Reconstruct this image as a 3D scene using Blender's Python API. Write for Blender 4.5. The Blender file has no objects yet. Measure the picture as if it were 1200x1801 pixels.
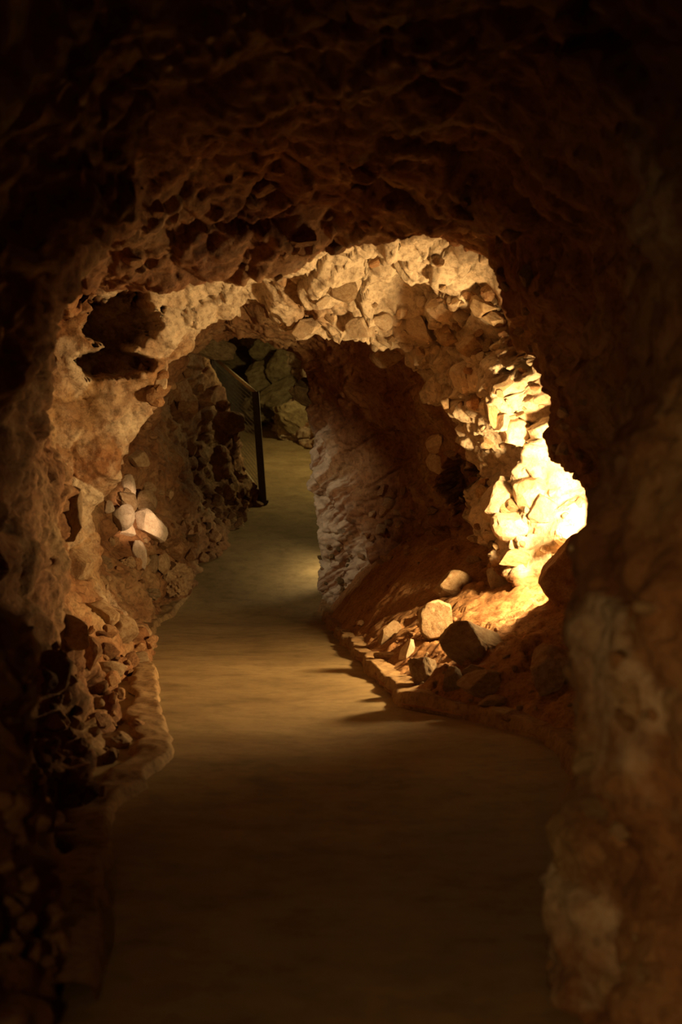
import bpy, bmesh, math, random
import numpy as np
from mathutils import Vector, Matrix, Euler
from mathutils.bvhtree import BVHTree

# ------------------------------------------------------------------ camera, world, lamps, exposure
S = bpy.context.scene
COL = S.collection
F, EYE, HOR = 2400.0, 1.1, 885.0            # focal length in px, eye height, horizon row

cam_d = bpy.data.cameras.new('camera'); cam = bpy.data.objects.new('camera', cam_d); COL.objects.link(cam)
cam.location = (0, 0, EYE)
cam.rotation_euler = (math.radians(90) - math.atan(15.5 / F), 0, 0)
cam_d.sensor_width = 36.0; cam_d.sensor_fit = 'AUTO'; cam_d.lens = F / 1801 * 36.0
cam_d.clip_start = 0.05
cam_d.dof.use_dof = True; cam_d.dof.focus_distance = 10.5; cam_d.dof.aperture_fstop = 2.8
S.camera = cam

w = bpy.data.worlds.new('cave_dark'); S.world = w; w.use_nodes = True
w.node_tree.nodes['Background'].inputs[0].default_value = (0.02, 0.012, 0.006, 1)
w.node_tree.nodes['Background'].inputs[1].default_value = 0.02

S.view_settings.view_transform = 'Standard'; S.view_settings.look = 'None'
S.view_settings.gamma = 1.0; S.view_settings.use_curve_mapping = False
S.view_settings.exposure = 0.0
S.cycles.use_denoising = True
S.cycles.max_bounces = 8; S.cycles.diffuse_bounces = 6
S.cycles.sample_clamp_indirect = 6.0

def spot(name, loc, to, power, color, angle, blend, size=0.04):
    d = bpy.data.lights.new(name, 'SPOT'); d.energy = power; d.color = color
    d.spot_size = math.radians(angle); d.spot_blend = blend; d.shadow_soft_size = size
    o = bpy.data.objects.new(name, d); COL.objects.link(o); o.location = loc
    o.rotation_euler = (Vector(to) - Vector(loc)).to_track_quat('-Z', 'Y').to_euler()
    return o

WARM = (1.0, 0.64, 0.26)
LAMP_A = (1.56, 8.36, 1.08)      # floodlight behind the boulder on the earth bank
LAMP_B = (-0.02, 14.42, 0.80)     # small lamp low behind the flowstone spur
LAMP_C = (0.20, 18.0, 3.25)      # lamp of the far ramp
FILL_D = (-0.75, 0.6, 0.9)       # added fill lamp behind the camera, brightens the near column
LAMP_G = (1.60, 8.22, 1.30)      # narrow spotlight beside the floodlight, aimed at the rock pile
FILL_E = (-2.04, 11.10, 1.9)     # added fill lamp behind the left limb, brightens flowstone and red wall
spot('floodlight_beam', LAMP_A, (LAMP_A[0]-0.70, LAMP_A[1]+0.40, LAMP_A[2]-0.20), 440, WARM, 177, 0.5, 0.10)
spot('pile_lamp_beam', LAMP_G, (-1.95, 12.75, 0.98), 1500, (1.0, 0.62, 0.32), 7.0, 0.7, 0.03)
spot('spur_lamp_beam', LAMP_B, (LAMP_B[0]-1.0, LAMP_B[1]+0.42, LAMP_B[2]-1.0), 20, (1.0, 0.76, 0.38), 124, 0.5)
spot('ramp_lamp_beam', LAMP_C, (LAMP_C[0]-0.65, LAMP_C[1]+0.20, LAMP_C[2]-0.45), 92, (1.0, 0.75, 0.28), 178, 0.3, 0.10)
spot('rear_fill_beam', FILL_D, (0.75, 3.3, 0.30), 52, (1.0, 0.56, 0.20), 70, 1.0, 0.08)
spot('arch_fill_beam', FILL_E, (-0.1, 13.3, 1.0), 80, (1.0, 0.74, 0.44), 44, 0.9, 0.05)

# ------------------------------------------------------------------ numpy noise
rs = np.random.RandomState(7)
PERM = rs.permutation(4096).astype(np.int64)
GR = rs.normal(size=(4096, 3)); GR /= np.linalg.norm(GR, axis=1, keepdims=True)
RND = rs.rand(4096, 8)
def hsh(i, j, k):
    return PERM[(PERM[(PERM[i & 4095] + j) & 4095] + k) & 4095]
def perlin(P):
    P = np.asarray(P, dtype=np.float64); I = np.floor(P).astype(np.int64); f = P - I
    u = f * f * f * (f * (f * 6 - 15) + 10); out = 0
    for dx in (0, 1):
        for dy in (0, 1):
            for dz in (0, 1):
                h = hsh(I[..., 0] + dx, I[..., 1] + dy, I[..., 2] + dz)
                g = GR[h]
                d = g[..., 0] * (f[..., 0] - dx) + g[..., 1] * (f[..., 1] - dy) + g[..., 2] * (f[..., 2] - dz)
                wx = u[..., 0] if dx else 1 - u[..., 0]
                wy = u[..., 1] if dy else 1 - u[..., 1]
                wz = u[..., 2] if dz else 1 - u[..., 2]
                out = out + d * wx * wy * wz
    return out * 1.5
def fbm(P, o=4, gain=0.5):
    a, r, P = 1.0, 0, np.asarray(P, dtype=np.float64)
    for k in range(o):
        r = r + a * perlin(P + 17.3 * k); P = P * 2.03; a *= gain
    return r
def facets(P, seed=0, tilt=1.0):
    """blocky broken rock: every Worley cell is a tilted plane with its own height"""
    P = np.asarray(P, dtype=np.float64) + seed * 31.7
    I = np.floor(P).astype(np.int64)
    best = np.full(P.shape[:-1], 1e9); second = best.copy(); val = np.zeros(P.shape[:-1])
    for dx in (-1, 0, 1):
        for dy in (-1, 0, 1):
            for dz in (-1, 0, 1):
                J = I + np.array([dx, dy, dz]); h = hsh(J[..., 0], J[..., 1], J[..., 2])
                R = RND[h]; D = P - (J + R[..., :3]); d2 = (D * D).sum(-1)
                hv = (R[..., 3] - 0.5) + tilt * (D * (R[..., 4:7] - 0.5) * 2).sum(-1)
                m = d2 < best
                second = np.where(m, best, np.minimum(second, d2))
                val = np.where(m, hv, val); best = np.where(m, d2, best)
    edge = np.sqrt(second) - np.sqrt(best)
    return val, edge
def crease(P, seed=0):
    """planar facets that meet in creases: linear interpolation over a tetrahedral lattice"""
    P = np.asarray(P, dtype=np.float64)
    r = np.random.RandomState(seed + 50); Q, _ = np.linalg.qr(r.normal(size=(3, 3)))
    P = P @ Q + 11.3 * seed
    I = np.floor(P).astype(np.int64); f = P - I
    od = np.argsort(-f, axis=-1); fs = np.take_along_axis(f, od, -1)
    v = lambda C: RND[hsh(C[..., 0], C[..., 1], C[..., 2]), 7] - .5
    eye = np.eye(3, dtype=np.int64)
    c1 = I + eye[od[..., 0]]; c2 = c1 + eye[od[..., 1]]
    return v(I) * (1 - fs[..., 0]) + v(c1) * (fs[..., 0] - fs[..., 1]) + v(c2) * (fs[..., 1] - fs[..., 2]) + v(I + 1) * fs[..., 2]
def sstep(a, b, x):
    t = np.clip((x - a) / (b - a), 0, 1); return t * t * (3 - 2 * t)
def bump(x, c, wdt):
    return np.exp(-((x - c) / wdt) ** 2)

# ------------------------------------------------------------------ materials
def N(nt, typ, **kw):
    n = nt.nodes.new(typ)
    for k, v in kw.items():
        setattr(n, k, v)
    return n
def ramp(nt, src, stops):
    r = N(nt, 'ShaderNodeValToRGB'); e = r.color_ramp.elements
    while len(e) < len(stops): e.new(0.5)
    for el, (p, c) in zip(e, stops):
        el.position = p; el.color = (*c, 1) if len(c) == 3 else c
    nt.links.new(src, r.inputs[0]); return r.outputs[0]
def mixc(nt, fac, a, b, mode='MIX'):
    m = N(nt, 'ShaderNodeMix', data_type='RGBA', blend_type=mode)
    for sock, v in ((m.inputs[0], fac), (m.inputs[6], a), (m.inputs[7], b)):
        if hasattr(v, 'is_linked'): nt.links.new(v, sock)
        elif isinstance(v, (int, float)): sock.default_value = v
        else: sock.default_value = (*v, 1)
    return m.outputs[2]
def math_n(nt, op, a, b=None):
    m = N(nt, 'ShaderNodeMath', operation=op)
    for k, v in enumerate((a, b)):
        if v is None: continue
        if hasattr(v, 'is_linked'): nt.links.new(v, m.inputs[k])
        else: m.inputs[k].default_value = v
    m.use_clamp = op in ('MULTIPLY', 'ADD'); return m.outputs[0]
def noise_n(nt, vec, scale, detail=6, rough=0.6):
    n = N(nt, 'ShaderNodeTexNoise'); n.inputs['Scale'].default_value = scale
    n.inputs['Detail'].default_value = detail; n.inputs['Roughness'].default_value = rough
    nt.links.new(vec, n.inputs['Vector']); return n.outputs[0]

def rock_material(name, low, mid, high, pale=(0.62, 0.50, 0.36), white=(0.60, 0.55, 0.48), attrs=False, scale=1.0,
                  rough=0.85, bump_s=0.5, paleness=0.0, rnd=False, spec=0.25, speckle=0.6):
    m = bpy.data.materials.new(name); m.use_nodes = True; nt = m.node_tree
    bs = nt.nodes['Principled BSDF']; bs.inputs['Roughness'].default_value = rough
    bs.inputs['Specular IOR Level'].default_value = spec
    tc = N(nt, 'ShaderNodeTexCoord').outputs['Object']
    if rnd:
        oi = N(nt, 'ShaderNodeObjectInfo'); va = N(nt, 'ShaderNodeVectorMath', operation='ADD')
        sc = N(nt, 'ShaderNodeVectorMath', operation='SCALE'); sc.inputs['Scale'].default_value = 40
        co = N(nt, 'ShaderNodeCombineXYZ'); nt.links.new(oi.outputs['Random'], co.inputs[0]); nt.links.new(oi.outputs['Random'], co.inputs[2])
        nt.links.new(co.outputs[0], sc.inputs[0]); nt.links.new(tc, va.inputs[0]); nt.links.new(sc.outputs[0], va.inputs[1]); tc = va.outputs[0]
    n1 = noise_n(nt, tc, 1.7 * scale, 8, 0.65); n2 = noise_n(nt, tc, 9 * scale, 8, 0.7); n3 = noise_n(nt, tc, 55 * scale, 4, 0.6)
    col = ramp(nt, n1, [(0.34, low), (0.5, mid), (0.66, high)])
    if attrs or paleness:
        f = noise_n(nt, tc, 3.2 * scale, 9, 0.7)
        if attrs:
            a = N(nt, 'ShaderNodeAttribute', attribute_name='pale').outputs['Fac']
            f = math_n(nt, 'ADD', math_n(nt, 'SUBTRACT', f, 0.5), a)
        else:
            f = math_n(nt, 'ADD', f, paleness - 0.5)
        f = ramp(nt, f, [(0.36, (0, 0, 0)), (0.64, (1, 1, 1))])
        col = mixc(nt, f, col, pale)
    n4 = noise_n(nt, tc, 24 * scale, 6, 0.7)
    col = mixc(nt, speckle, col, ramp(nt, n4, [(0.36, (0.30, 0.22, 0.17)), (0.52, (1, 1, 1))]), 'MULTIPLY')
    col = mixc(nt, 0.55, col, ramp(nt, n2, [(0.28, (0.35, 0.30, 0.26)), (0.55, (1, 1, 1)), (0.75, (1.0, 0.96, 0.9))]), 'MULTIPLY')
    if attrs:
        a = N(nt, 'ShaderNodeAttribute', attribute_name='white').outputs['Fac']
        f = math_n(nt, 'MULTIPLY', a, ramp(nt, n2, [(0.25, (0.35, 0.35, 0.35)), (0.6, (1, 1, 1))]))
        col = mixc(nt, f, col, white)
    if rnd:
        hs = N(nt, 'ShaderNodeHueSaturation')
        mr = N(nt, 'ShaderNodeMapRange'); mr.inputs[3].default_value = 0.65; mr.inputs[4].default_value = 1.2
        nt.links.new(oi.outputs['Random'], mr.inputs[0]); nt.links.new(mr.outputs[0], hs.inputs['Value']); nt.links.new(col, hs.inputs['Color']); col = hs.outputs[0]
    nt.links.new(col, bs.inputs['Base Color'])
    b1 = N(nt, 'ShaderNodeBump'); b1.inputs['Strength'].default_value = bump_s; b1.inputs['Distance'].default_value = 0.03
    nt.links.new(n2, b1.inputs['Height'])
    b2 = N(nt, 'ShaderNodeBump'); b2.inputs['Strength'].default_value = bump_s * 0.6; b2.inputs['Distance'].default_value = 0.006
    nt.links.new(n3, b2.inputs['Height']); nt.links.new(b1.outputs[0], b2.inputs['Normal'])
    nt.links.new(b2.outputs[0], bs.inputs['Normal'])
    return m

RED, BRN, OCH = (0.21, 0.085, 0.034), (0.33, 0.175, 0.082), (0.46, 0.31, 0.165)
M = {}
M['wall'] = rock_material('cave_rock', RED, BRN, OCH, pale=(0.66, 0.55, 0.40), white=(0.76, 0.69, 0.56), attrs=True, bump_s=0.8)
M['earth'] = rock_material('red_earth', (0.32, 0.15, 0.06), (0.45, 0.24, 0.10), (0.54, 0.32, 0.15), scale=2.0, bump_s=0.8)
M['stone'] = rock_material('brown_stone', (0.30, 0.14, 0.06), (0.44, 0.25, 0.12), (0.56, 0.38, 0.21), scale=2.5, rnd=True)
M['dark'] = rock_material('dark_red_stone', (0.13, 0.055, 0.024), (0.22, 0.11, 0.05), (0.32, 0.19, 0.095), scale=2.5, rnd=True)
M['tan'] = rock_material('tan_stone', (0.36, 0.22, 0.11), (0.50, 0.35, 0.20), (0.60, 0.46, 0.29), scale=2.5, rnd=True)
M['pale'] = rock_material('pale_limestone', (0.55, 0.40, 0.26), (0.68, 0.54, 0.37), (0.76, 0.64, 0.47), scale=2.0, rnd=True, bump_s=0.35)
M['lit_pale'] = rock_material('lit_pale_limestone', (0.66, 0.52, 0.40), (0.78, 0.65, 0.52), (0.84, 0.74, 0.62), scale=2.0, rnd=True, bump_s=0.35)  # pale limestone whitened: brightness of the lit pile put into the colour
M['grey'] = rock_material('olive_grey_limestone', (0.14, 0.095, 0.045), (0.24, 0.18, 0.09), (0.33, 0.26, 0.14), scale=2.5, rnd=True)

def floor_material():
    m = rock_material('packed_path', (0.235, 0.168, 0.08), (0.30, 0.217, 0.105), (0.35, 0.26, 0.13), scale=0.6, bump_s=0.10, rough=0.8, speckle=0.15)
    nt = m.node_tree; bs = nt.nodes['Principled BSDF']
    src = bs.inputs['Base Color'].links[0].from_socket
    tc = N(nt, 'ShaderNodeTexCoord').outputs['Object']
    mp = N(nt, 'ShaderNodeMapping'); mp.inputs['Scale'].default_value = (0.8, 1.9, 1); nt.links.new(tc, mp.inputs[0])
    st = noise_n(nt, mp.outputs[0], 1.6, 8, 0.62)                     # cross-wise scuffs and wear
    f = ramp(nt, st, [(0.28, (0.70, 0.66, 0.62)), (0.46, (1, 1, 1))])
    col = mixc(nt, 1.0, src, f, 'MULTIPLY')
    nt.links.new(col, bs.inputs['Base Color'])
    return m
M['floor'] = floor_material()
M['kerb'] = rock_material('kerb_mortar', (0.27, 0.16, 0.075), (0.36, 0.235, 0.115), (0.43, 0.30, 0.155), scale=1.2, bump_s=0.35)

def metal(name, c, r=0.45, me=0.8):
    m = bpy.data.materials.new(name); m.use_nodes = True; nt = m.node_tree; bs = nt.nodes['Principled BSDF']
    tc = N(nt, 'ShaderNodeTexCoord').outputs['Object']; n = noise_n(nt, tc, 14, 5)
    nt.links.new(ramp(nt, n, [(0.3, tuple(x * 0.6 for x in c)), (0.65, c)]), bs.inputs['Base Color'])
    bs.inputs['Metallic'].default_value = me; bs.inputs['Roughness'].default_value = r; return m
M['post'] = metal('weathered_dark_steel', (0.11, 0.085, 0.065), 0.6, 0.1)
M['rail'] = metal('worn_galvanised_rail', (0.62, 0.52, 0.38), 0.45, 0.1)
M['wire'] = metal('grey_wire', (0.16, 0.14, 0.11), 0.6, 0.4)
M['housing'] = metal('black_lamp_housing', (0.03, 0.03, 0.03), 0.5, 0.2)
def lens_mat():
    m = bpy.data.materials.new('lamp_lens'); m.use_nodes = True; nt = m.node_tree; bs = nt.nodes['Principled BSDF']
    bs.inputs['Base Color'].default_value = (1, 0.9, 0.7, 1); bs.inputs['Emission Color'].default_value = (1, 0.65, 0.3, 1)
    bs.inputs['Emission Strength'].default_value = 3; return m
M['lens'] = lens_mat()

# ------------------------------------------------------------------ object helpers
def link(o, parent=None):
    COL.objects.link(o)
    if parent is not None: o.parent = parent
    return o
def tag(o, label=None, cat=None, group=None, kind=None):
    for k, v in (('label', label), ('category', cat), ('group', group), ('kind', kind)):
        if v: o[k] = v
    return o
def mesh_np(name, V, Fc, mat, smooth=True, attrs=None):
    me = bpy.data.meshes.new(name); V = np.asarray(V, dtype=np.float32); Fc = np.asarray(Fc, dtype=np.int32)
    n = Fc.shape[1]
    me.vertices.add(len(V)); me.vertices.foreach_set('co', V.ravel())
    me.loops.add(Fc.size); me.loops.foreach_set('vertex_index', Fc.ravel())
    me.polygons.add(len(Fc)); me.polygons.foreach_set('loop_start', np.arange(0, Fc.size, n, dtype=np.int32))
    me.polygons.foreach_set('loop_total', np.full(len(Fc), n, dtype=np.int32))
    me.polygons.foreach_set('use_smooth', np.full(len(Fc), smooth))
    me.update(calc_edges=True)
    for k, a in (attrs or {}).items():
        at = me.attributes.new(k, 'FLOAT', 'POINT'); at.data.foreach_set('value', np.asarray(a, dtype=np.float32).ravel())
    me.materials.append(mat)
    return me
def grid_faces(nr, nc):
    a = np.arange(nr * nc).reshape(nr, nc)
    return np.stack([a[:-1, :-1], a[:-1, 1:], a[1:, 1:], a[1:, :-1]], -1).reshape(-1, 4)
def bm_obj(name, bm, mat, parent=None, smooth=False):
    me = bpy.data.meshes.new(name); bm.to_mesh(me); bm.free(); me.materials.append(mat)
    if smooth:
        for p in me.polygons: p.use_smooth = True
    return link(bpy.data.objects.new(name, me), parent)

# ------------------------------------------------------------------ path lines (plan) and ramp
def ramp_z(Y):
    Y = np.asarray(Y, dtype=np.float64); t = np.clip((Y - 12.7) / 1.2, 0, 1)
    return 0.3 * np.where(Y < 13.9, 0.6 * t * t, 0.6 + (Y - 13.9))
L_EDGE = [(-3, -.6), (1, -.58), (2.9, -.54), (3.3, -.56), (3.9, -.67), (4.76, -.80), (5.4, -.76), (6.07, -.74), (6.6, -.83), (7.23, -.95), (8.95, -1.22), (10.3, -1.43), (11.2, -1.57),
          (12.6, -1.66), (13.6, -1.56), (14.4, -1.5), (15.5, -1.27), (17, -.99), (20.5, -1.85), (24.5, -3.2)]
R_EDGE = [(-3, .6), (1, .5), (2.88, .36), (3.28, .48), (3.9, .60), (4.67, .74), (5.45, .93), (6.2, .96), (6.8, .72), (7.05, .52), (7.3, .33), (8.65, .19), (10.8, .0), (12.3, -.14),
          (13.6, -.22), (14.2, .1), (15.5, .6), (17, .6), (18.5, .3), (19.7, -.45), (21, -1.2), (22.4, -1.96), (24.5, -2.9)]
def edge(tab, Y):
    t = np.array(tab); return np.interp(Y, t[:, 0], t[:, 1])

# ------------------------------------------------------------------ the tunnel: cross-sections (x, z), left foot - crown - right foot
def px(Y, *pts):
    return [((a - 600) / F * Y, EYE + (HOR - b) / F * Y) for a, b in pts]
SEC = []
def sec(Y, left, right):         # left: foot..crown, right: crown..foot
    SEC.append((Y, np.array(left, float), np.array(right, float)))
sec(-3.0, [(-.75, -.15), (-.95, .5), (-1.0, 1.2), (-.8, 2.0), (0, 2.4)], [(0, 2.4), (.8, 2.0), (1.0, 1.2), (.95, .5), (.75, -.15)])
sec(1.2, [(-.70, -.15), (-.95, .5), (-1.0, 1.2), (-.85, 2.0), (0, 2.5)], [(0, 2.5), (.75, 2.1), (.95, 1.3), (.85, .6), (.60, -.15)])
sec(3.15, [(-.64, -.15), (-.82, .35), (-.95, .9), (-.98, 1.4), (-.9, 1.9), (-.55, 2.4), (0, 2.55)],
    [(0, 2.55), (.5, 2.45)] + px(3.15, (1020, 50), (1130, 350), (1185, 560), (1075, 860), (1040, 960), (1042, 1060), (1034, 1150), (1024, 1280), (1030, 1380), (1000, 1490), (985, 1590), (950, 1715)) + [(.44, -.15)])
sec(3.9, [(-.75, -.15), (-.92, .35), (-1.05, .9), (-1.1, 1.4), (-1.0, 1.9), (-.6, 2.42), (0, 2.58)],
    [(0, 2.58), (.55, 2.45), (.8, 2.1), (.86, 1.6), (.85, 1.1), (.80, .5), (.70, -.15)])
sec(4.8, [(-.88, -.15), (-1.08, .25), (-1.20, .8), (-1.24, 1.4), (-1.12, 1.9), (-.62, 2.45), (0, 2.62)],
    [(0, 2.62), (.6, 2.45), (.92, 2.1), (1.0, 1.6), (1.08, 1.1), (1.08, .5), (.98, -.15)])
sec(5.9, [(-.90, -.15), (-1.16, .14), (-1.33, .5), (-1.37, 1.0), (-1.38, 1.4), (-1.30, 1.9), (-.8, 2.5), (0, 2.72)],
    [(0, 2.72), (.6, 2.55), (.92, 2.15), (1.0, 1.75), (1.12, 1.3), (1.5, .8), (1.5, -.15)])
sec(7.0, [(-1.02, -.15), (-1.30, .18)] + px(7.0, (112, 1080), (98, 930), (110, 830), (74, 740), (52, 640), (58, 540), (120, 474), (215, 486), (300, 497), (450, 462), (600, 425)),
    px(7.0, (600, 425), (750, 400), (850, 445), (888, 520), (905, 590), (930, 650), (946, 720), (962, 815), (990, 845), (1026, 862)) + [(1.55, 1.0), (1.75, .7), (1.8, -.15)])
sec(8.2, [(-1.24, -.15), (-1.55, .30), (-1.86, .8), (-1.98, 1.3), (-2.02, 1.8), (-1.80, 2.3), (-1.3, 2.66), (-.6, 2.82), (0, 2.88)],
    [(0, 2.88), (.6, 2.85), (1.1, 2.65), (1.5, 2.3), (1.75, 1.9), (1.9, 1.5), (2.0, 1.1), (2.0, .6), (1.95, -.15)])
sec(8.75, [(-1.30, -.15), (-1.58, .28), (-1.87, .78), (-1.99, 1.25), (-1.98, 1.7), (-1.76, 2.2), (-1.26, 2.58), (-.62, 2.76), (0, 2.82)],
    [(0, 2.82), (.6, 2.78), (1.05, 2.55), (1.4, 2.2), (1.6, 1.85), (1.75, 1.5), (1.82, 1.1), (1.8, .6), (1.75, -.15)])
sec(9.25, [(-1.36, -.15), (-1.65, .25), (-2.0, .7), (-2.12, 1.2), (-2.2, 1.6), (-2.2, 2.1), (-1.9, 2.55), (-1.25, 2.78), (-.6, 2.80), (0, 2.76)],
    [(0, 2.76), (.5, 2.64), (.82, 2.35), (.95, 1.95), (1.0, 1.6), (1.03, 1.25), (1.06, .9), (1.12, .5), (1.2, -.15)])
sec(9.85, [(-1.45, -.15)] + px(9.85, (252, 1130), (180, 1070), (108, 1000), (88, 900), (95, 830), (75, 740), (58, 640), (82, 545), (150, 500), (300, 490), (440, 505), (600, 530)),
    px(9.85, (600, 530), (700, 545), (775, 600), (822, 690), (846, 790), (856, 880), (856, 950), (862, 1030)) + [(1.2, -.15)])
sec(10.3, [(-1.50, -.15)] + px(10.3, (262, 1125), (205, 1060), (162, 1000), (152, 900), (185, 830), (240, 760), (287, 690), (300, 640), (350, 590), (440, 550), (530, 584), (600, 582)),
    px(10.3, (600, 582), (690, 600), (755, 645), (795, 700), (828, 790), (842, 880), (848, 950), (845, 1030)) + [(1.1, -.15)])
sec(11.0, [(-1.60, -.15), (-1.85, .3), (-2.2, .7), (-2.35, 1.2), (-2.25, 1.7), (-1.95, 2.2), (-1.4, 2.65), (-.7, 2.8), (-.1, 2.62)],
    [(-.1, 2.62), (.35, 2.42), (.62, 2.1), (.82, 1.6), (.95, 1.2), (1.0, .8), (.95, .4), (.9, -.15)])
sec(12.4, [(-1.68, -.15)] + px(12.4, (255, 1040), (205, 960), (175, 880), (180, 790), (210, 700), (270, 620), (400, 572), (520, 590)),
    px(12.4, (520, 590), (575, 615), (625, 690), (680, 800), (715, 900), (715, 960), (690, 1020)) + [(.4, -.15)])
sec(13.55, [(-1.58, -.05)] + px(13.55, (310, 1020), (285, 940), (262, 850), (250, 760), (270, 680), (320, 610), (400, 585), (500, 610)),
    px(13.55, (500, 610), (535, 645), (546, 690), (545, 740), (548, 800), (553, 870), (560, 950), (566, 1000), (572, 1050)) + [(-.12, -.15)])
sec(14.3, [(-1.50, .2)] + px(14.3, (336, 960), (310, 890), (290, 800), (280, 700), (310, 630), (400, 585), (490, 585)),
    [(-.66, 2.89), (-.3, 2.7), (-.05, 2.3), (.1, 1.7), (.2, 1.1), (.2, .6), (.2, .0)])
sec(15.5, [(-1.33, .5)] + px(15.5, (385, 930), (372, 880), (345, 800), (322, 700), (330, 620), (400, 570), (500, 550)),
    [(-.65, 3.26), (.2, 3.1), (.7, 2.6), (.85, 1.8), (.85, 1.2), (.85, .8), (.8, .4)])
sec(17.0, [(-1.05, 1.0)] + px(17.0, (446, 850), (432, 800), (412, 750), (392, 715), (352, 650), (335, 600), (380, 545), (460, 520)),
    [(-.99, 3.69), (.2, 3.6), (.8, 3.0), (1.0, 2.4), (1.0, 1.9), (.95, 1.4), (.9, 1.0)])
sec(18.4, [(-1.6, 1.5), (-1.85, 2.0), (-2.1, 2.6), (-2.2, 3.2), (-1.8, 3.8), (-1.0, 4.05)],
    [(-1.0, 4.05), (.1, 3.9), (.6, 3.3), (.75, 2.7), (.7, 2.2), (.6, 1.5)])
sec(19.7, [(-2.0, 1.9), (-2.2, 2.4), (-2.45, 3.0), (-2.4, 3.6), (-1.9, 4.0), (-1.1, 4.1)],
    [(-1.1, 4.1), (-.45, 3.9), (-.25, 3.4), (-.22, 2.9), (-.3, 2.4), (-.42, 1.85)])
sec(21.0, [(-2.3, 2.2), (-2.5, 2.8), (-2.7, 3.4), (-2.6, 3.9), (-2.2, 4.2), (-1.7, 4.25)],
    [(-1.7, 4.25), (-1.2, 4.05), (-.98, 3.6), (-.95, 3.2), (-1.05, 2.8), (-1.18, 2.2)])
sec(22.4, [(-3.0, 2.6), (-3.1, 3.2), (-3.2, 3.8), (-3.1, 4.2), (-2.8, 4.45), (-2.4, 4.5)],
    [(-2.4, 4.5), (-1.95, 4.3), (-1.75, 3.9), (-1.72, 3.5), (-1.82, 3.1), (-1.95, 2.6)])
sec(24.5, [(-3.9, 3.2), (-4.0, 3.7), (-4.05, 4.2), (-3.9, 4.5), (-3.6, 4.8), (-3.3, 4.9)],
    [(-3.3, 4.9), (-2.95, 4.7), (-2.8, 4.3), (-2.75, 4.0), (-2.8, 3.7), (-2.9, 3.2)])

NT = 300                                     # points per half
def resample(p, n):
    d = np.r_[0, np.cumsum(np.linalg.norm(np.diff(p, axis=0), axis=1))]; d /= d[-1]
    t = np.linspace(0, 1, n); q = np.stack([np.interp(t, d, p[:, k]) for k in (0, 1)], -1)
    k = 9; ker = np.hanning(k + 2)[1:-1]; ker /= ker.sum()
    qp = np.pad(q, ((k // 2, k // 2), (0, 0)), mode='edge')
    r = np.stack([np.convolve(qp[:, c], ker, 'valid') for c in (0, 1)], -1); r[0] = q[0]; r[-1] = q[-1]
    return r
PR = np.stack([np.vstack([resample(l, NT), resample(r, NT)[1:]]) for _, l, r in SEC])     # S x M x 2
SY = np.array([s[0] for s in SEC]); MT = PR.shape[1]
# monotone cubic slopes along Y
h = np.diff(SY)[:, None, None]; dl = np.diff(PR, axis=0) / h
sl = np.zeros_like(PR); sl[0], sl[-1] = dl[0], dl[-1]
hm = (dl[:-1] * dl[1:]) > 0
sl[1:-1] = np.where(hm, 2 * dl[:-1] * dl[1:] / np.where(hm, dl[:-1] + dl[1:], 1), 0)
YS = np.concatenate([np.arange(-3, 2, .12), np.arange(2, 6.2, .026), np.arange(6.2, 9.5, .0175), np.arange(9.5, 10.5, .0075), np.arange(10.5, 14.6, .0175), np.arange(14.6, 24.4, .036)])
NR = len(YS)
jj = np.arange(MT)
tt = jj / (MT - 1.0)
YY = np.repeat(YS[:, None], MT, 1)
wob = fbm(np.stack([YY * .9, np.broadcast_to(tt * 9, YY.shape), np.zeros_like(YY)], -1), 3)
YW = np.clip(YY + .16 * wob * sstep(1, 3, YY), SY[0], SY[-1] - 1e-4)
ii = np.clip(np.searchsorted(SY, YW, side='right') - 1, 0, len(SY) - 2)
hh = (SY[ii + 1] - SY[ii])[..., None]; u = ((YW - SY[ii])[..., None]) / hh
J = np.broadcast_to(jj, ii.shape)
P0, P1, S0, S1 = PR[ii, J], PR[ii + 1, J], sl[ii, J], sl[ii + 1, J]
XZ = P0 * (2 * u**3 - 3 * u**2 + 1) + S0 * hh * (u**3 - 2 * u**2 + u) + P1 * (-2 * u**3 + 3 * u**2) + S1 * hh * (u**3 - u**2)
G = np.stack([XZ[..., 0], YY, XZ[..., 1]], -1)                      # NR x MT x 3
def grid_normals(G):
    a = np.gradient(G, axis=0); b = np.gradient(G, axis=1); n = np.cross(b, a)
    n /= np.linalg.norm(n, axis=-1, keepdims=True) + 1e-9
    return n
NRM = grid_normals(G)
if NRM[NR // 2, 40, 0] < 0: NRM = -NRM                              # left wall normal points +x (inward)

# masks along the tunnel (tt: 0 left foot, .5 crown, 1 right foot)
LEFT = 1 - sstep(.30, .42, tt)[None, :]; RIGHT = sstep(.60, .70, tt)[None, :]; TOP = 1 - np.abs(LEFT + RIGHT - 0).clip(0, 1)
X, Y, Z = G[..., 0], G[..., 1], G[..., 2]
FL = ramp_z(Y)
rib = sstep(8.2, 8.9, Y) * (1 - sstep(10.45, 10.7, Y))
far = sstep(15.0, 17.5, Y)
v1, e1 = facets(G * np.array([2.6, 2.2, 2.6]), 1, .9)
v2, e2 = facets(G * np.array([7, 6, 7.5]) + .35 * perlin(G * 3)[..., None], 2, .9)
v3, e3 = facets(G * np.array([17, 15, 19]), 3, .8)
big = fbm(G * .9 + 3, 3)
fine = fbm(G * 11, 4, .55)
lowz = 1 - sstep(.1, .8, Z - FL)
wG = G + .06 * np.stack([perlin(G * 2.3 + 5 * k) for k in range(3)], -1)
c1, c2, c3, c4 = crease(wG * 1.7, 1), crease(wG * 3.9, 2), crease(wG * 8.5, 3), crease(wG * 19, 4)
sm = rib * LEFT                                                       # the left limb is a smoother, water-worn face
block = rib * (TOP + RIGHT).clip(0, 1)
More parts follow.
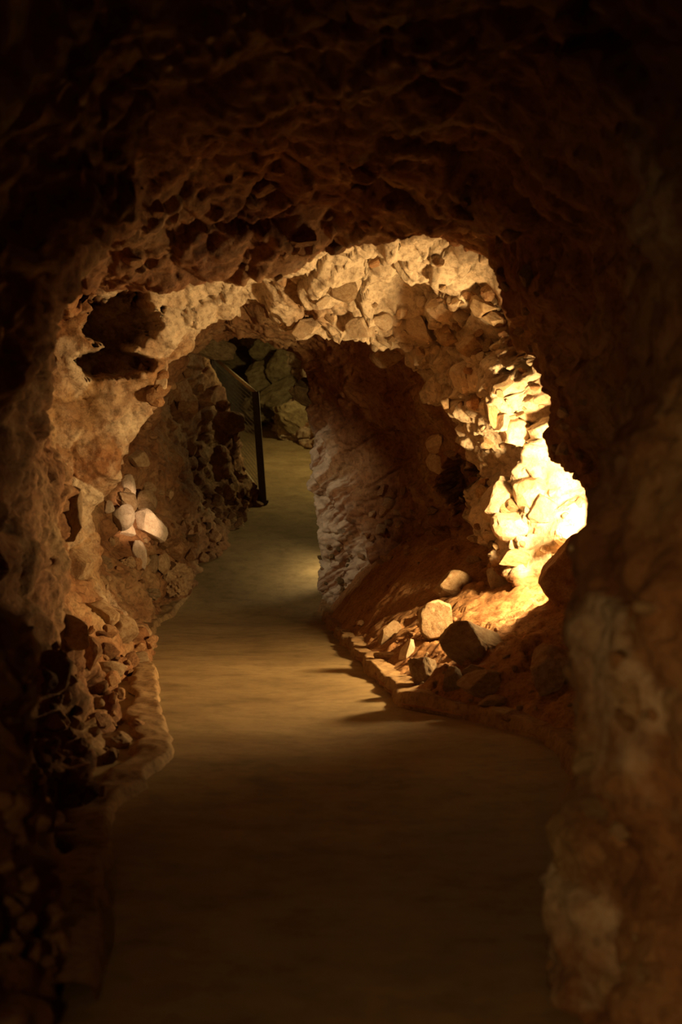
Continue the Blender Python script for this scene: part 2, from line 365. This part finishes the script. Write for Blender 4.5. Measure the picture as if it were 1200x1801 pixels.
D = .07 * big + .24 * c1 + (.13 + .05 * block) * c2 + (.060 + .035 * block + .03 * lowz - .02 * sm) * c3 + .028 * c4 + .012 * crease(wG * 41, 5) + .014 * fine
D += (.035 + .05 * block + .05 * far) * v1 * (1 - .6 * sm) + (.014 + .022 * block + .02 * lowz) * v2
D -= (.03 * np.exp(-(e1 / .05) ** 2) + .012 * np.exp(-(e2 / .07) ** 2)) * (1 - .5 * sm)
D -= .26 * RIGHT * bump(Y, 9.3, .45) * bump(Z, 1.42, .26)          # notch added in the corner to let lamplight through to the nodules
PIT = np.zeros_like(D)
# hollows dissolved into the left limb of the arch, and one in the right wall (centre, radii, depth)
def at(a, b, Yd):
    return np.array([(a - 600) / F * Yd, Yd, EYE + (HOR - b) / F * Yd])
def first_hit_ring(a, b):
    """where the undisplaced tunnel is met along a pixel's ray"""
    for Yd in np.arange(5.0, 20, .03):
        p = at(a, b, Yd); r = np.argmin(np.abs(YS - Yd)); q = G[r][:, [0, 2]]
        c = np.array([0 if Yd < 12 else -.8, EYE + .3]); v = p[[0, 2]] - c; ang = math.atan2(v[1], v[0])
        qa = np.arctan2(q[:, 1] - c[1], q[:, 0] - c[0]); k = np.argmin(np.abs(qa - ang))
        if np.linalg.norm(v) >= np.linalg.norm(q[k] - c): return G[r, k].copy()
    return p
for (a, b, ra, rb, ry, dep) in [(108, 575, 26, 80, .28, .34), (215, 565, 62, 58, .50, .42), (200, 640, 66, 26, .30, .32), (60, 690, 10, 18, .15, .2),
                                (805, 855, 38, 48, .30, .30), (905, 600, 30, 60, .3, .14)]:
    c = first_hit_ring(a, b)
    q = ((X / Y - (a - 600) / F) / (ra / F)) ** 2 + (((Z - EYE) / Y - (HOR - b) / F) / (rb / F)) ** 2 + ((Y - c[1]) / (ry * 4)) ** 4 + .5 * fine + .6 * c3
    PIT = np.maximum(PIT, dep * 2 * (1 - sstep(.7, 1.15, q)))
# flowstone ribs on the spur at the bend
spur = RIGHT * sstep(12.75, 13.1, Y + .25 * (1.2 - Z)) * (1 - sstep(13.9, 14.2, Y)) * (1 - sstep(2.0, 2.35, Z))
dirv = (Y - 13.5) * .85 + (Z - 1.0) * .55                              # ribs run down and towards the viewer
strk = fbm(np.stack([X * 1.2, (Y * .62 - Z * .38) * 1.3, (Y * .55 + Z * .85) * 9], -1), 4, .6)
D += spur * (.022 * strk + .02 * perlin(G * 14) - .08 * c1)
# slick column of the near right wall
nearR = RIGHT * (1 - sstep(3.9, 4.4, Y))
D = D * (1 - .45 * nearR) + nearR * .035 * fbm(np.stack([X * 2, Y * 4, Z * 2.4], -1) * 2.2, 3)
D *= sstep(-3.2, -2, Y) * (1 - .7 * sstep(23.5, 24.4, Y))
G2 = G + NRM * D[..., None] + PIT[..., None] * np.stack([np.where(X < 0, -.25, .3), np.where(X < 0, 1.0, .5), X * 0 + .12], -1)
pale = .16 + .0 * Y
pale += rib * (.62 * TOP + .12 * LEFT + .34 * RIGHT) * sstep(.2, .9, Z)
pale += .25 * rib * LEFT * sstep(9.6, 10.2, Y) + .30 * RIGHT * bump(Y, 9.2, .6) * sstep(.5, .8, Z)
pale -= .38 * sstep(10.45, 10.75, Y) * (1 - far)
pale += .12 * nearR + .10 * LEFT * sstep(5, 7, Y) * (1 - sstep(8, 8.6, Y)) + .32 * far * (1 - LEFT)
pale += -.10 * sm - .12 * LEFT * sstep(4, 5, Y) * (1 - sstep(8.4, 9.2, Y))  # left limb and slope darkened in colour to counter the floodlight there
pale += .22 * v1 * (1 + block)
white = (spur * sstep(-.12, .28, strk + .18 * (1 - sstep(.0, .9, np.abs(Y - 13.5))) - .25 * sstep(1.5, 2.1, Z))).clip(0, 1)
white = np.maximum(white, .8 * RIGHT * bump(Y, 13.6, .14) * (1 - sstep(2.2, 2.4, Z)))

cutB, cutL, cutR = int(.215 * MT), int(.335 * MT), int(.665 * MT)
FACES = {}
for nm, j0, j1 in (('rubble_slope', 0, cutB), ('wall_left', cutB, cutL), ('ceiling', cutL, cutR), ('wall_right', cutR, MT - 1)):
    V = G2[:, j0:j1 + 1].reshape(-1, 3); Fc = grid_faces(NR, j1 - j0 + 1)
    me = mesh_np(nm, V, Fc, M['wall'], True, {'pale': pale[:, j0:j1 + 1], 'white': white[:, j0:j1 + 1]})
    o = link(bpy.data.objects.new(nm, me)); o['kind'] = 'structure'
    FACES[nm] = (o, V, Fc)
tag(FACES['wall_left'][0], 'rough red-brown cave wall on the side of the wire-mesh handrail')
tag(FACES['rubble_slope'][0], 'stony slope rising from the kerb opposite the earth bank')
tag(FACES['ceiling'][0], 'jagged rock vault with the brightly lit pale arch')
tag(FACES['wall_right'][0], 'red cave wall with the white flowstone spur and the lamp recess')

# ------------------------------------------------------------------ floor
fy = np.concatenate([np.arange(-3, 2.4, .15), np.arange(2.4, 15, .03), np.arange(15, 24.4, .06)]); fx = np.linspace(-4.2, 2.2, 200)
FX, FY = np.meshgrid(fx, fy)
eL, eR = edge(L_EDGE, FY), edge(R_EDGE, FY)
FZ = ramp_z(FY) + .012 * fbm(np.stack([FX * .8, FY * .8, FX * 0], -1), 3) + .002 * fbm(np.stack([FX * 1.6, FY * 3, FX * 0], -1), 3)
FZ -= .018 * bump((FX - (eL + eR) / 2) / (eR - eL).clip(.3), 0, .35)
fl = link(bpy.data.objects.new('floor', mesh_np('floor', np.stack([FX, FY, FZ], -1).reshape(-1, 3), grid_faces(*FX.shape), M['floor'])))
fl['kind'] = 'structure'; fl['label'] = 'worn sandy footpath winding through the cave and up the far ramp'
def floor_z(x, y):
    j = int(np.clip(np.searchsorted(fy, y), 0, len(fy) - 1)); return float(np.interp(x, fx, FZ[j]))

# ------------------------------------------------------------------ earth bank below the lamp (between the kerb and the right wall)
by = np.arange(4.4, 13.75, .022); bu = np.linspace(0, 2.0, 110)
BU, BY = np.meshgrid(bu, by)
kx = edge(R_EDGE, BY); k = 15
slope = .50 + .62 * sstep(9.2, 12.0, BY)
BX = kx + BU
hgt = .05 + slope * BU * sstep(-.02, .25, BU) ** .5
cap = .62 + .16 * sstep(7.2, 8.6, BY) + .10 * sstep(9.0, 11, BY)
hgt = cap - np.log1p(np.exp((cap - hgt) * 9)) / 9
hgt *= sstep(4.3, 6.6, BY) * .9 + .1
BP = np.stack([BX, BY, hgt], -1)
b1, be1 = facets(BP * np.array([4.5, 4.5, 4.5]), 5, .9); b2, be2 = facets(BP * 15, 6, .8)
hgt = hgt + sstep(0, .25, BU) * (.05 * fbm(BP * 1.7, 4) + .035 * b1 * (1 - .4 * sstep(9, 10, BY)) + .014 * b2 + .012 * fbm(BP * 14, 3))
bank = link(bpy.data.objects.new('earth_bank', mesh_np('earth_bank', np.stack([BX, BY, hgt - .03], -1).reshape(-1, 3), grid_faces(*BX.shape), M['earth'])))
tag(bank, 'sloping red earth bank between the kerb and the lamp recess', 'earth bank', kind='structure')

# ------------------------------------------------------------------ kerbs along the path
def kerb(name, tab, side, y0, y1, wdt, hg, label, seed):
    n = int((y1 - y0) / .03); ys = np.linspace(y0, y1, n)
    ex = edge(tab, ys); ker = np.hanning(21)[1:-1]; ker /= ker.sum(); ex = np.convolve(np.pad(ex, 9, mode='edge'), ker, 'valid')
    tx, ty = np.gradient(ex), np.gradient(ys); L = np.hypot(tx, ty); nx, ny = ty / L * side, -tx / L * side
    U = np.linspace(-.02, 1.0, 16); H = np.where(U < 0, -.3, sstep(0, .09, U) * (1 - .25 * sstep(.75, 1, U)) * 1.0 - .7 * sstep(.93, 1.0, U))
    U = U * wdt; H = H * hg
    Pk = np.zeros((n, len(U), 3))
    ns = fbm(np.stack([ys * 1.5, ys * 0 + seed, ys * 0], -1), 4)
    wv = 1 + .5 * ns
    Pk[..., 0] = ex[:, None] + nx[:, None] * U * wv[:, None] + (.035 * fbm(np.stack([ys * 2.2, ys * 0 + seed + 3, ys * 0], -1), 4))[:, None]
    Pk[..., 1] = ys[:, None] + ny[:, None] * U * wv[:, None]
    Pk[..., 2] = ramp_z(ys)[:, None] + H * (1 + .5 * fbm(np.stack([ys * 2, ys * 0 + seed + 9, ys * 0], -1), 4))[:, None]
    Pk += np.stack([.03 * crease(Pk * 6 + k * 7, 8 + k) + .012 * crease(Pk * 19 + k * 7, 8 + k) for k in range(3)], -1)
    o = link(bpy.data.objects.new(name, mesh_np(name, Pk.reshape(-1, 3), grid_faces(n, len(U)), M['kerb'])))
    return tag(o, label, 'kerb', kind='structure')
kerb('trim_1', R_EDGE, 1, 4.5, 13.5, .17, .07, 'low mortar kerb holding the earth bank', 1)
kerb('trim_2', L_EDGE, -1, 3.0, 14.2, .17, .045, 'low mortar kerb below the rubble opposite the earth bank', 5)

# ------------------------------------------------------------------ ray casting on the built place
def bvh_of(objs):
    Vs, Ps, own, off = [], [], [], 0
    for o in objs:
        me = o.data; n = len(me.vertices); co = np.empty(n * 3, dtype=np.float32); me.vertices.foreach_get('co', co)
        fi = np.empty(len(me.loops), dtype=np.int32); me.loops.foreach_get('vertex_index', fi)
        Vs.append(co.reshape(-1, 3)); Ps.append(fi.reshape(-1, 4) + off); own += [o.name] * len(me.polygons); off += n
    return BVHTree.FromPolygons(np.vstack(Vs).tolist(), np.vstack(Ps).tolist()), own
BV, OWN = bvh_of([FACES['rubble_slope'][0], FACES['wall_left'][0], FACES['ceiling'][0], FACES['wall_right'][0], fl, bank])
CAM = Vector((0, 0, EYE))
def hit(a, b):
    d = Vector(((a - 600) / F, 1, (HOR - b) / F)).normalized()
    loc, nor, idx, _ = BV.ray_cast(CAM, d)
    if loc is None: return None
    if nor.dot(d) > 0: nor = -nor
    return loc, nor, OWN[idx]

# ------------------------------------------------------------------ rocks
ICO = {}
def ico(sub):
    if sub not in ICO:
        bm = bmesh.new(); bmesh.ops.create_icosphere(bm, subdivisions=sub, radius=1)
        ICO[sub] = (np.array([v.co[:] for v in bm.verts]), np.array([[v.index for v in f.verts] for f in bm.faces])); bm.free()
    return ICO[sub]
def rock_mesh(name, seed, mat, sub=3, cuts=11, rough=.05, keep=.62, flaky=0.0, dims=(1, 1, 1)):
    V, Fc = ico(sub); V = V.copy(); r = np.random.RandomState(seed)
    for _ in range(cuts):
        n = r.normal(size=3); n /= np.linalg.norm(n); d = keep - .12 + .34 * r.rand()
        s = V @ n - d; V = V - np.where(s > 0, s * .96, 0)[:, None] * n
    V *= (1 + rough * 1.3 * fbm(V * 1.6 + seed, 3) + rough * .5 * fbm(V * 6 + seed, 2))[:, None]
    if flaky:
        v, e = facets(V * np.array([3.2, 3.2, 6]) + seed, 4, 1.0); V *= (1 + flaky * v)[:, None]
    V /= np.abs(V).max(0); V *= np.array(dims)
    me = mesh_np(name, V, Fc, mat, False); return me
LIB = {}
def lib(kind, seed, sub):
    k = (kind, seed, sub)
    if k not in LIB: LIB[k] = rock_mesh('rock', seed, M[kind], sub, cuts=8 + seed % 5, rough=.04 + .02 * (seed % 3), keep=.50)
    return LIB[k]
rng = random.Random(11)
def rock_at(name, a, b, wpx, hpx, mat, seed, rot=None, parent=None, sub=3, depth=.8, sink=.35, flaky=0, keep=.62, dy=0, unique=True, cuts=11, lift=0):
    """a rock whose face is about wpx x hpx, bedded where the line of sight through (a, b) meets the place"""
    r = hit(a, b)
    if r is None: return None
    loc, nor, own = r; sc = loc.y / F
    dims = (wpx * sc / 2, (wpx + hpx) * .5 * sc / 2 * depth, hpx * sc / 2)
    if unique: me = rock_mesh(name, seed, M[mat], sub, cuts=cuts, flaky=flaky, keep=keep)
    else: me = lib(mat, seed % 10, sub)
    o = bpy.data.objects.new(name, me)
    o.scale = dims; rx = rot if rot is not None else (rng.uniform(-.2, .2), rng.uniform(-.3, .3), rng.uniform(-.5, .5))
    o.rotation_euler = rx
    p = loc + nor * (min(dims) * (1 - 2 * sink)) + Vector((0, dy, lift)); o.location = p
    link(o)
    if parent is not None: o.parent = parent
    return o

# ---- loose rocks on the earth bank
BANK = [  # brown rocks in shade take the lighter tan to offset the shade
 ('rock', 689, 1122, 44, 52, 'tan', 3, (.1, .1, .2), 'smooth squarish tan rock standing alone at the foot of the bank', .75, 0),
 ('rock', 768, 1122, 70, 88, 'tan', 8, (.1, -.15, .3), 'tall pale crystalline rock standing beside the big split boulder', .8, .04),
 ('rock', 720, 1150, 26, 58, 'pale', 12, (.1, .35, .2), 'thin pale slab leaning against the tall crystalline rock', .5, 0),
 ('boulder', 842, 1150, 130, 96, 'tan', 29, (.25, .35, .5), 'big split brown boulder with a lit flat top on the bank', .9, .02),
 ('boulder', 752, 1190, 62, 62, 'tan', 24, (.1, -.7, .2), 'dark wedge-shaped rock below the big split boulder', .8, .02),
 ('rock', 797, 1206, 46, 58, 'tan', 33, (0, .15, .1), 'rounded brown rock sitting upright just behind the kerb', .8, 0),
 ('rock', 850, 1210, 82, 48, 'tan', 35, (0, -.12, .2), 'flat brown block beside the upright rounded rock at the kerb', .8, 0),
 ('rock', 872, 1238, 60, 26, 'tan', 38, (0, -.05, .1), 'low brown slab lying on the kerb below the flat block', .9, 0),
 ('rock', 838, 1182, 52, 22, 'tan', 39, (0, 0, .1), 'low rounded rock between the split boulder and the flat block', .8, 0),
 ('boulder', 1000, 1050, 190, 170, 'stone', 41, (.2, -.25, .3), 'large dark boulder standing in front of the hidden floodlight', .8, .05),
 ('rock', 802, 1040, 84, 58, 'tan', 57, (.1, -.05, .4), 'ochre rock half in light above the tall crystalline rock', .8, .0),
 ('boulder', 978, 1200, 112, 100, 'tan', 63, (.2, -.5, .4), 'dark sharp-edged wedge boulder by the slick column', .8, .02),
 ('rock', 680, 1160, 52, 30, 'tan', 71, (0, .1, .1), 'crumbly low rock in front of the squarish tan rock', .8, 0),
 ('rock', 741, 1172, 40, 30, 'tan', 74, (0, .1, .1), 'small ochre rock in front of the leaning pale slab', .8, 0),
 ('rock', 916, 1265, 70, 24, 'stone', 78, (0, .1, .1), 'flat dark slab on the kerb near the wedge boulder', .9, 0),
]
for nm, a, b, wp, hp, mt, sd, rt, lab, dp, lf in BANK:
    o = rock_at(nm, a, b, wp, hp, mt, sd, rt, None, 4, dp, .30, lift=lf)
    tag(o, lab, 'rock', 'loose rocks on the earth bank')

o = link(bpy.data.objects.new('rock', rock_mesh('rock', 66, M['pale'], 4, 9))); o.scale = (.11, .09, .09); o.location = (1.49, 8.85, .88)
tag(o, 'small white-hot rock at the foot of the wall behind the floodlight', 'rock', 'loose rocks on the earth bank')
# ---- lit pile beyond the arch on the left
PILE = [
 (222, 851, 26, 40, 'lit_pale', 101, (0, .3, 0), 'pale upright rock, topmost of the lit pile'),
 (191, 897, 16, 22, 'lit_pale', 102, (0, 0, 0), 'tiny bright chip on the lit pile'),
 (206, 915, 42, 44, 'lit_pale', 103, (0, .2, .3), 'cracked pale block brightly lit on the pile'),
 (217, 890, 38, 40, 'tan', 104, (0, .2, .2), 'shaded tan rock in the middle of the lit pile'),
 (250, 884, 32, 42, 'tan', 105, (0, -.2, .2), 'tall greyish rock behind the long smooth rock of the pile'),
 (255, 926, 62, 36, 'lit_pale', 106, (0, .65, .1), 'long smooth pale rock tilted down on the lit pile'),
 (222, 938, 28, 26, 'lit_pale', 107, (0, .5, .2), 'small cracked pale rock below the cracked block'),
 (243, 974, 22, 50, 'lit_pale', 108, (0, -.25, .2), 'thin curved pale slab near the foot of the pile'),
 (264, 990, 20, 38, 'tan', 109, (0, .1, .2), 'olive rounded rock behind the thin curved slab'),
 (277, 995, 24, 34, 'tan', 110, (0, .1, .2), 'small olive pebble-shaped rock between slab and clay heap'),
 (255, 861, 24, 18, 'tan', 113, (0, .1, .2), 'small dim rock beside the topmost pale rock'),
 (305, 970, 34, 36, 'stone', 114, (0, -.5, .2), 'angular reddish rock standing behind the crumbled heap'),
]
for a, b, wp, hp, mt, sd, rt, lab in PILE:
    o = rock_at('rock', a, b, wp * 1.2, hp * 1.2, mt, sd, rt, None, 3, .8, .16, lift=0)
    tag(o, lab, 'rock', 'rocks of the lit pile beyond the arch')
for (a, b, wp, hp, sd, nm, lab) in [(222, 990, 40, 30, 121, 'flaky_rock', 'flaky orange rock lying under the thin curved slab'),
                                   (306, 1018, 66, 62, 122, 'clay_heap', 'crumbled flaky clay heap at the edge of the path before the ramp'),
                                   (268, 1040, 40, 26, 123, 'flaky_rock', 'low flaky rock in front of the crumbled clay heap')]:
    o = rock_at(nm, a, b, wp, hp, 'tan', sd, (0, 0, sd), None, 4, .9, .32, flaky=.22, cuts=5)
    tag(o, lab, 'rock' if nm != 'clay_heap' else 'heap')

# ---- stones on the left slope before the arch
for (a, b, wp, hp, mt, sd, rt, lab) in [
 (194, 1192, 64, 56, 'tan', 131, (.1, .15, .2), 'grey-tan block sitting on the rubble slope, its face flat'),
 (236, 1164, 44, 30, 'tan', 132, (0, -.1, .2), 'pale flaky stone right above the grey-tan block'),
 (200, 1314, 68, 46, 'tan', 133, (.1, .3, .2), 'smooth orange-brown stone low on the rubble slope by the kerb'),
 (166, 1236, 30, 20, 'tan', 134, (0, .2, .1), 'small tan stone below the grey-tan block'),
 (250, 1290, 58, 34, 'stone', 135, (.1, .4, .2), 'dark slab leaning on the kerb beside the orange-brown stone'),
 (130, 1370, 60, 50, 'stone', 136, (.1, .4, .2), 'dim rounded brown stone low in the rubble before the dark foreground')]:
    o = rock_at('rock', a, b, wp, hp, mt, sd, rt, None, 4, .9, .32); tag(o, lab, 'rock', 'loose stones on the rubble slope')
# ------------------------------------------------------------------ stones bedded in the walls (parts of the walls)
PAR = {'rubble_slope': FACES['rubble_slope'][0], 'wall_left': FACES['wall_left'][0], 'ceiling': FACES['ceiling'][0], 'wall_right': FACES['wall_right'][0], 'earth_bank': bank, 'floor': fl}
def stone(a, b, wp, hp, mt, sd, rt=None, sub=3, depth=.8, sink=.45, unique=True, name='stone', **kw):
    r = hit(a, b)
    if r is None or r[2] == 'floor': return None
    return rock_at(name, a, b, wp, hp, mt, sd, rt, PAR[r[2]], sub, depth, sink, unique=unique, **kw)
# big flat panels down the left limb
for (a, b, wp, hp, mt, sd, rt) in [(126, 905, 68, 100, 'tan', 201, (0, .1, -.4)), (130, 995, 74, 92, 'tan', 202, (0, -.1, -.3)), (176, 1078, 84, 62, 'tan', 203, (0, 0, -.3)),
                                   (282, 672, 40, 66, 'pale', 204, (0, .2, -.3)), (120, 1110, 90, 60, 'tan', 205, (0, .3, -.3)), (150, 1150, 60, 70, 'stone', 206, (0, .2, 0)),
                                   (90, 1180, 70, 80, 'stone', 207, (0, .2, 0)), (210, 1110, 70, 60, 'tan', 208, (0, .2, 0))]:
    stone(a, b, wp, hp, mt, sd, rt, 4, .5, .55)
# lit nodules of the right wall
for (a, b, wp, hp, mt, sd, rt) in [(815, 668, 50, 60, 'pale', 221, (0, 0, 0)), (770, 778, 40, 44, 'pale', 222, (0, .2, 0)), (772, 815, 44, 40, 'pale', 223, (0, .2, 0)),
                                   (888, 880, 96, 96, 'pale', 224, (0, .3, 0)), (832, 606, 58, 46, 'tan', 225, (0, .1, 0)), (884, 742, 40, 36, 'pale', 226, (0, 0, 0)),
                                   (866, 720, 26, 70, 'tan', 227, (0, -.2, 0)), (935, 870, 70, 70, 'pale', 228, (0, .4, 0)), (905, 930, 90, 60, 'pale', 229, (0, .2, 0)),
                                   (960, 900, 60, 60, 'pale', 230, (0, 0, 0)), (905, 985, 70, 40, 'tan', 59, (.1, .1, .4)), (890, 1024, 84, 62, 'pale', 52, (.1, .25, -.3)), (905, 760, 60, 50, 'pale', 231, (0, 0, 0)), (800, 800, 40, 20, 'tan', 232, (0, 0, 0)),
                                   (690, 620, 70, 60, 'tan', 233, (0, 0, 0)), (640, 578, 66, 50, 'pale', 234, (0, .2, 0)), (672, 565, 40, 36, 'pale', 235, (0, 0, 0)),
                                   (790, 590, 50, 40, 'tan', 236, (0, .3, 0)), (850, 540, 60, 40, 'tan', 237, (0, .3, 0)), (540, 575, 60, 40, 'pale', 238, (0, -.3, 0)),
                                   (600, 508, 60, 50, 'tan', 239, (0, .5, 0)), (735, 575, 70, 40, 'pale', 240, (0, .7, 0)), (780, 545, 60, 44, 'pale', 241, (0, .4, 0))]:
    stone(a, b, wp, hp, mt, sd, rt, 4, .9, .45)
stone(930, 1640, 150, 170, 'tan', 141, (0, .2, .3), 5, .9, .35, flaky=.30, cuts=6, name='flaky_rock')   # at the foot of the near column
stone(242, 806, 50, 32, 'tan', 112, (0, .1, .2), 3, .8, .3)
# boulders of the far wall behind the ramp
for (a, b, wp, hp, sd, rt) in [(430, 632, 120, 46, 251, (0, -.1, .5)), (480, 620, 70, 40, 252, (0, .1, .5)), (476, 668, 96, 62, 253, (0, -.2, .5)), (440, 680, 60, 46, 254, (0, .1, .5)),
                               (510, 700, 120, 60, 255, (0, -.35, .5)), (530, 735, 80, 50, 256, (0, .4, .5)), (470, 720, 80, 40, 257, (0, .2, .5)), (400, 640, 70, 50, 258, (0, 0, .5)),
                               (500, 655, 60, 60, 259, (0, .2, .5)), (420, 690, 60, 40, 260, (0, .3, .5)), (540, 690, 60, 40, 261, (0, .3, .5)), (370, 610, 70, 40, 262, (0, .3, .5))]:
    stone(a, b, wp * 1.3, hp * 1.3, 'grey', sd, rt, 4, .6, .62, keep=.74, cuts=8, flaky=.06)
def scatter(n, x0, x1, y0, y1, s0, s1, mats, parent_ok, seed, sub=2, sink=.42, asp=(.55, 1.0), inside=None, name='stone'):
    r = random.Random(seed); done = 0; tries = 0
    while done < n and tries < n * 6:
        tries += 1; a, b = r.uniform(x0, x1), r.uniform(y0, y1)
        if inside and not inside(a, b): continue
        hh_ = hit(a, b)
        if hh_ is None or hh_[2] not in parent_ok: continue
        s = s0 * (s1 / s0) ** (r.random() ** 1.6); q = r.uniform(*asp)
        rt = (r.uniform(-.5, .5), r.uniform(-.7, .7), r.uniform(0, 6.28))
        rock_at(name, a, b, s, s * q, r.choice(mats), r.randrange(10), rt, PAR[hh_[2]], sub, .9, sink, unique=False); done += 1
scatter(120, 30, 300, 1100, 1420, 14, 56, ['stone', 'dark', 'stone'], ('wall_left', 'rubble_slope'), 1, 3)
scatter(30, 0, 210, 1400, 1700, 40, 90, ['stone'], ('wall_left', 'rubble_slope'), 2, 3)
scatter(110, 240, 460, 800, 1000, 11, 34, ['stone', 'stone', 'dark'], ('wall_left', 'rubble_slope'), 3, 3, inside=lambda a, b: b > 1180 - a * .85)
scatter(26, 240, 420, 640, 830, 24, 60, ['stone'], ('wall_left', 'rubble_slope'), 4, 3)
scatter(24, 170, 300, 830, 1040, 12, 30, ['stone', 'tan'], ('wall_left', 'rubble_slope'), 5, 3)
scatter(46, 460, 880, 440, 640, 16, 46, ['pale', 'pale', 'tan'], ('ceiling', 'wall_right'), 6, 3, inside=lambda a, b: b > 640 - (900 - a) * .5 + 40 or b > 520)
scatter(50, 840, 1030, 700, 980, 12, 44, ['pale', 'tan'], ('wall_right',), 7, 3)
scatter(34, 770, 950, 480, 720, 16, 46, ['stone', 'tan'], ('wall_right', 'ceiling'), 8, 3)
scatter(40, 640, 860, 850, 1000, 12, 40, ['stone', 'tan'], ('wall_right', 'earth_bank'), 9, 3)
scatter(60, 560, 1020, 1080, 1290, 8, 22, ['stone', 'tan'], ('earth_bank',), 10, 2, .3, name='pebble')
scatter(24, 560, 640, 960, 1060, 8, 20, ['tan', 'grey'], ('wall_right',), 12, 2)
scatter(30, 1040, 1200, 1050, 1750, 30, 90, ['stone', 'tan'], ('wall_right',), 13, 3, .6)
scatter(40, 150, 900, 300, 470, 24, 70, ['stone'], ('ceiling',), 14, 3, .55)

# ------------------------------------------------------------------ handrail on the far ramp
def bar(bm, p, q, wx, wy=None):
    p, q = Vector(p), Vector(q); d = q - p; wy = wy or wx
    m = Matrix.Translation((p + q) / 2) @ d.to_track_quat('Z', 'Y').to_matrix().to_4x4() @ Matrix.Diagonal((wx, wy, d.length, 1))
    bmesh.ops.create_cube(bm, size=1, matrix=m)
def tube(bm, pts, r, seg=8):
    for p, q in zip(pts[:-1], pts[1:]):
        p, q = Vector(p), Vector(q); d = q - p
        bmesh.ops.create_cone(bm, cap_ends=True, segments=seg, radius1=r, radius2=r, depth=d.length,
                              matrix=Matrix.Translation((p + q) / 2) @ d.to_track_quat('Z', 'Y').to_matrix().to_4x4())
    for p in pts[1:-1]:
        bmesh.ops.create_icosphere(bm, subdivisions=2, radius=r * 1.02, matrix=Matrix.Translation(p))
hz = float(ramp_z(17.0))
B1, T1 = Vector((-.965, 17.0, hz - .05)), Vector((-1.065, 17.0, 2.485))
B2, T2 = Vector((-1.93, 20.5, float(ramp_z(20.5)) - .05)), Vector((-1.90, 20.5, 3.28))
B3, T3 = Vector((-2.42, 22.2, float(ramp_z(22.2)) - .05)), Vector((-2.38, 22.2, 3.50))
rail = bpy.data.objects.new('handrail', None); link(rail); rail.location = B1
tag(rail, 'dark steel handrail with wire mesh infill climbing beside the far ramp', 'handrail')
bpy.context.view_layer.update()
def rpart(nm, fn, mat, smooth=False, par=rail):
    bm = bmesh.new(); fn(bm); bmesh.ops.translate(bm, vec=-B1, verts=bm.verts)
    return bm_obj(nm, bm, M[mat], par, smooth)
for (b, t, wv) in ((B1, T1, .085), (B2, T2, .07), (B3, T3, .07)):
    rpart('post', lambda bm: bar(bm, b, t, wv, wv), 'post')
    rpart('base_plate', lambda bm: bar(bm, b + Vector((-.09, 0, .05)), b + Vector((-.09, 0, .075)), .30, .16), 'post')
rpart('top_rail', lambda bm: tube(bm, [T1 + Vector((0, 0, -.01)), T2, T3], .024, 10), 'rail', True)
rpart('bottom_rail', lambda bm: tube(bm, [B1 + Vector((0, 0, .12)), B2 + Vector((0, 0, .12))], .016, 8), 'rail', True)
def wires(bm):
    n = 60
    for i in range(1, n):
        f = i / n; bar(bm, B1.lerp(B2, f) + Vector((0, 0, .12)), T1.lerp(T2, f), .0035)
    for k in range(1, 22):
        f = k / 22; bar(bm, (B1 + Vector((0, 0, .12))).lerp(T1, f), (B2 + Vector((0, 0, .12))).lerp(T2, f), .0035)
wm = rpart('wire_mesh_infill', wires, 'wire'); wm['kind'] = 'stuff'

# ------------------------------------------------------------------ lamps of the cave and added fill lamps (housings of the beams above)
def lamp(loc, to, label, s=1.0):
    loc = Vector(loc); d = (Vector(to) - loc).normalized(); q = d.to_track_quat('Z', 'Y').to_matrix().to_4x4()
    root = link(bpy.data.objects.new('cave_lamp', None)); root.location = loc - d * .03; tag(root, label, 'lamp', 'cave lamps')
    bm = bmesh.new()                                              # can behind the emitter, bevelled rim
    prof = [(.02, -.13), (.045, -.125), (.06, -.10), (.065, -.02), (.072, -.015), (.072, 0), (.06, 0), (.058, -.012), (.0, -.012)]
    vs = [[bm.verts.new((r * s * math.cos(t * math.tau / 20), r * s * math.sin(t * math.tau / 20), z * s)) for t in range(20)] for r, z in prof[:-1]]
    for A, B in zip(vs[:-1], vs[1:]):
        for t in range(20): bm.faces.new((A[t], A[(t + 1) % 20], B[(t + 1) % 20], B[t]))
    bm.faces.new(vs[0]); bmesh.ops.transform(bm, matrix=q, verts=bm.verts)
    bm_obj('lamp_housing', bm, M['housing'], root, True)
    bm = bmesh.new(); bmesh.ops.create_circle(bm, cap_ends=True, segments=20, radius=.056 * s, matrix=Matrix.Translation((0, 0, -.014 * s)))
    bmesh.ops.transform(bm, matrix=q, verts=bm.verts); bm_obj('lamp_lens', bm, M['lens'], root)
    bm = bmesh.new(); bar(bm, -d * .07 * s, Vector((0, 0, -.22)), .022, .012); bm_obj('bracket', bm, M['housing'], root)
lamp(LAMP_A, (LAMP_A[0]-0.70, LAMP_A[1]+0.40, LAMP_A[2]-0.20), 'black floodlight hidden behind the large dark boulder on the bank')
lamp(LAMP_B, (LAMP_B[0]-1.0, LAMP_B[1]+0.42, LAMP_B[2]-1.0), 'small black lamp low behind the white flowstone spur', .7)
lamp(LAMP_C, (LAMP_C[0]-0.65, LAMP_C[1]+0.20, LAMP_C[2]-0.45), 'black lamp high on the wall beside the far ramp')
lamp(FILL_D, (0.75, 3.3, 0.55), 'added fill lamp, unseen behind the camera, facing the slick column')
lamp(LAMP_G, (-1.95, 12.75, 0.98), 'narrow black spotlight above the hidden floodlight', .6)
lamp(FILL_E, (-0.1, 13.3, 1.0), 'small added fill lamp, unseen behind the pale limb of the arch', .7)
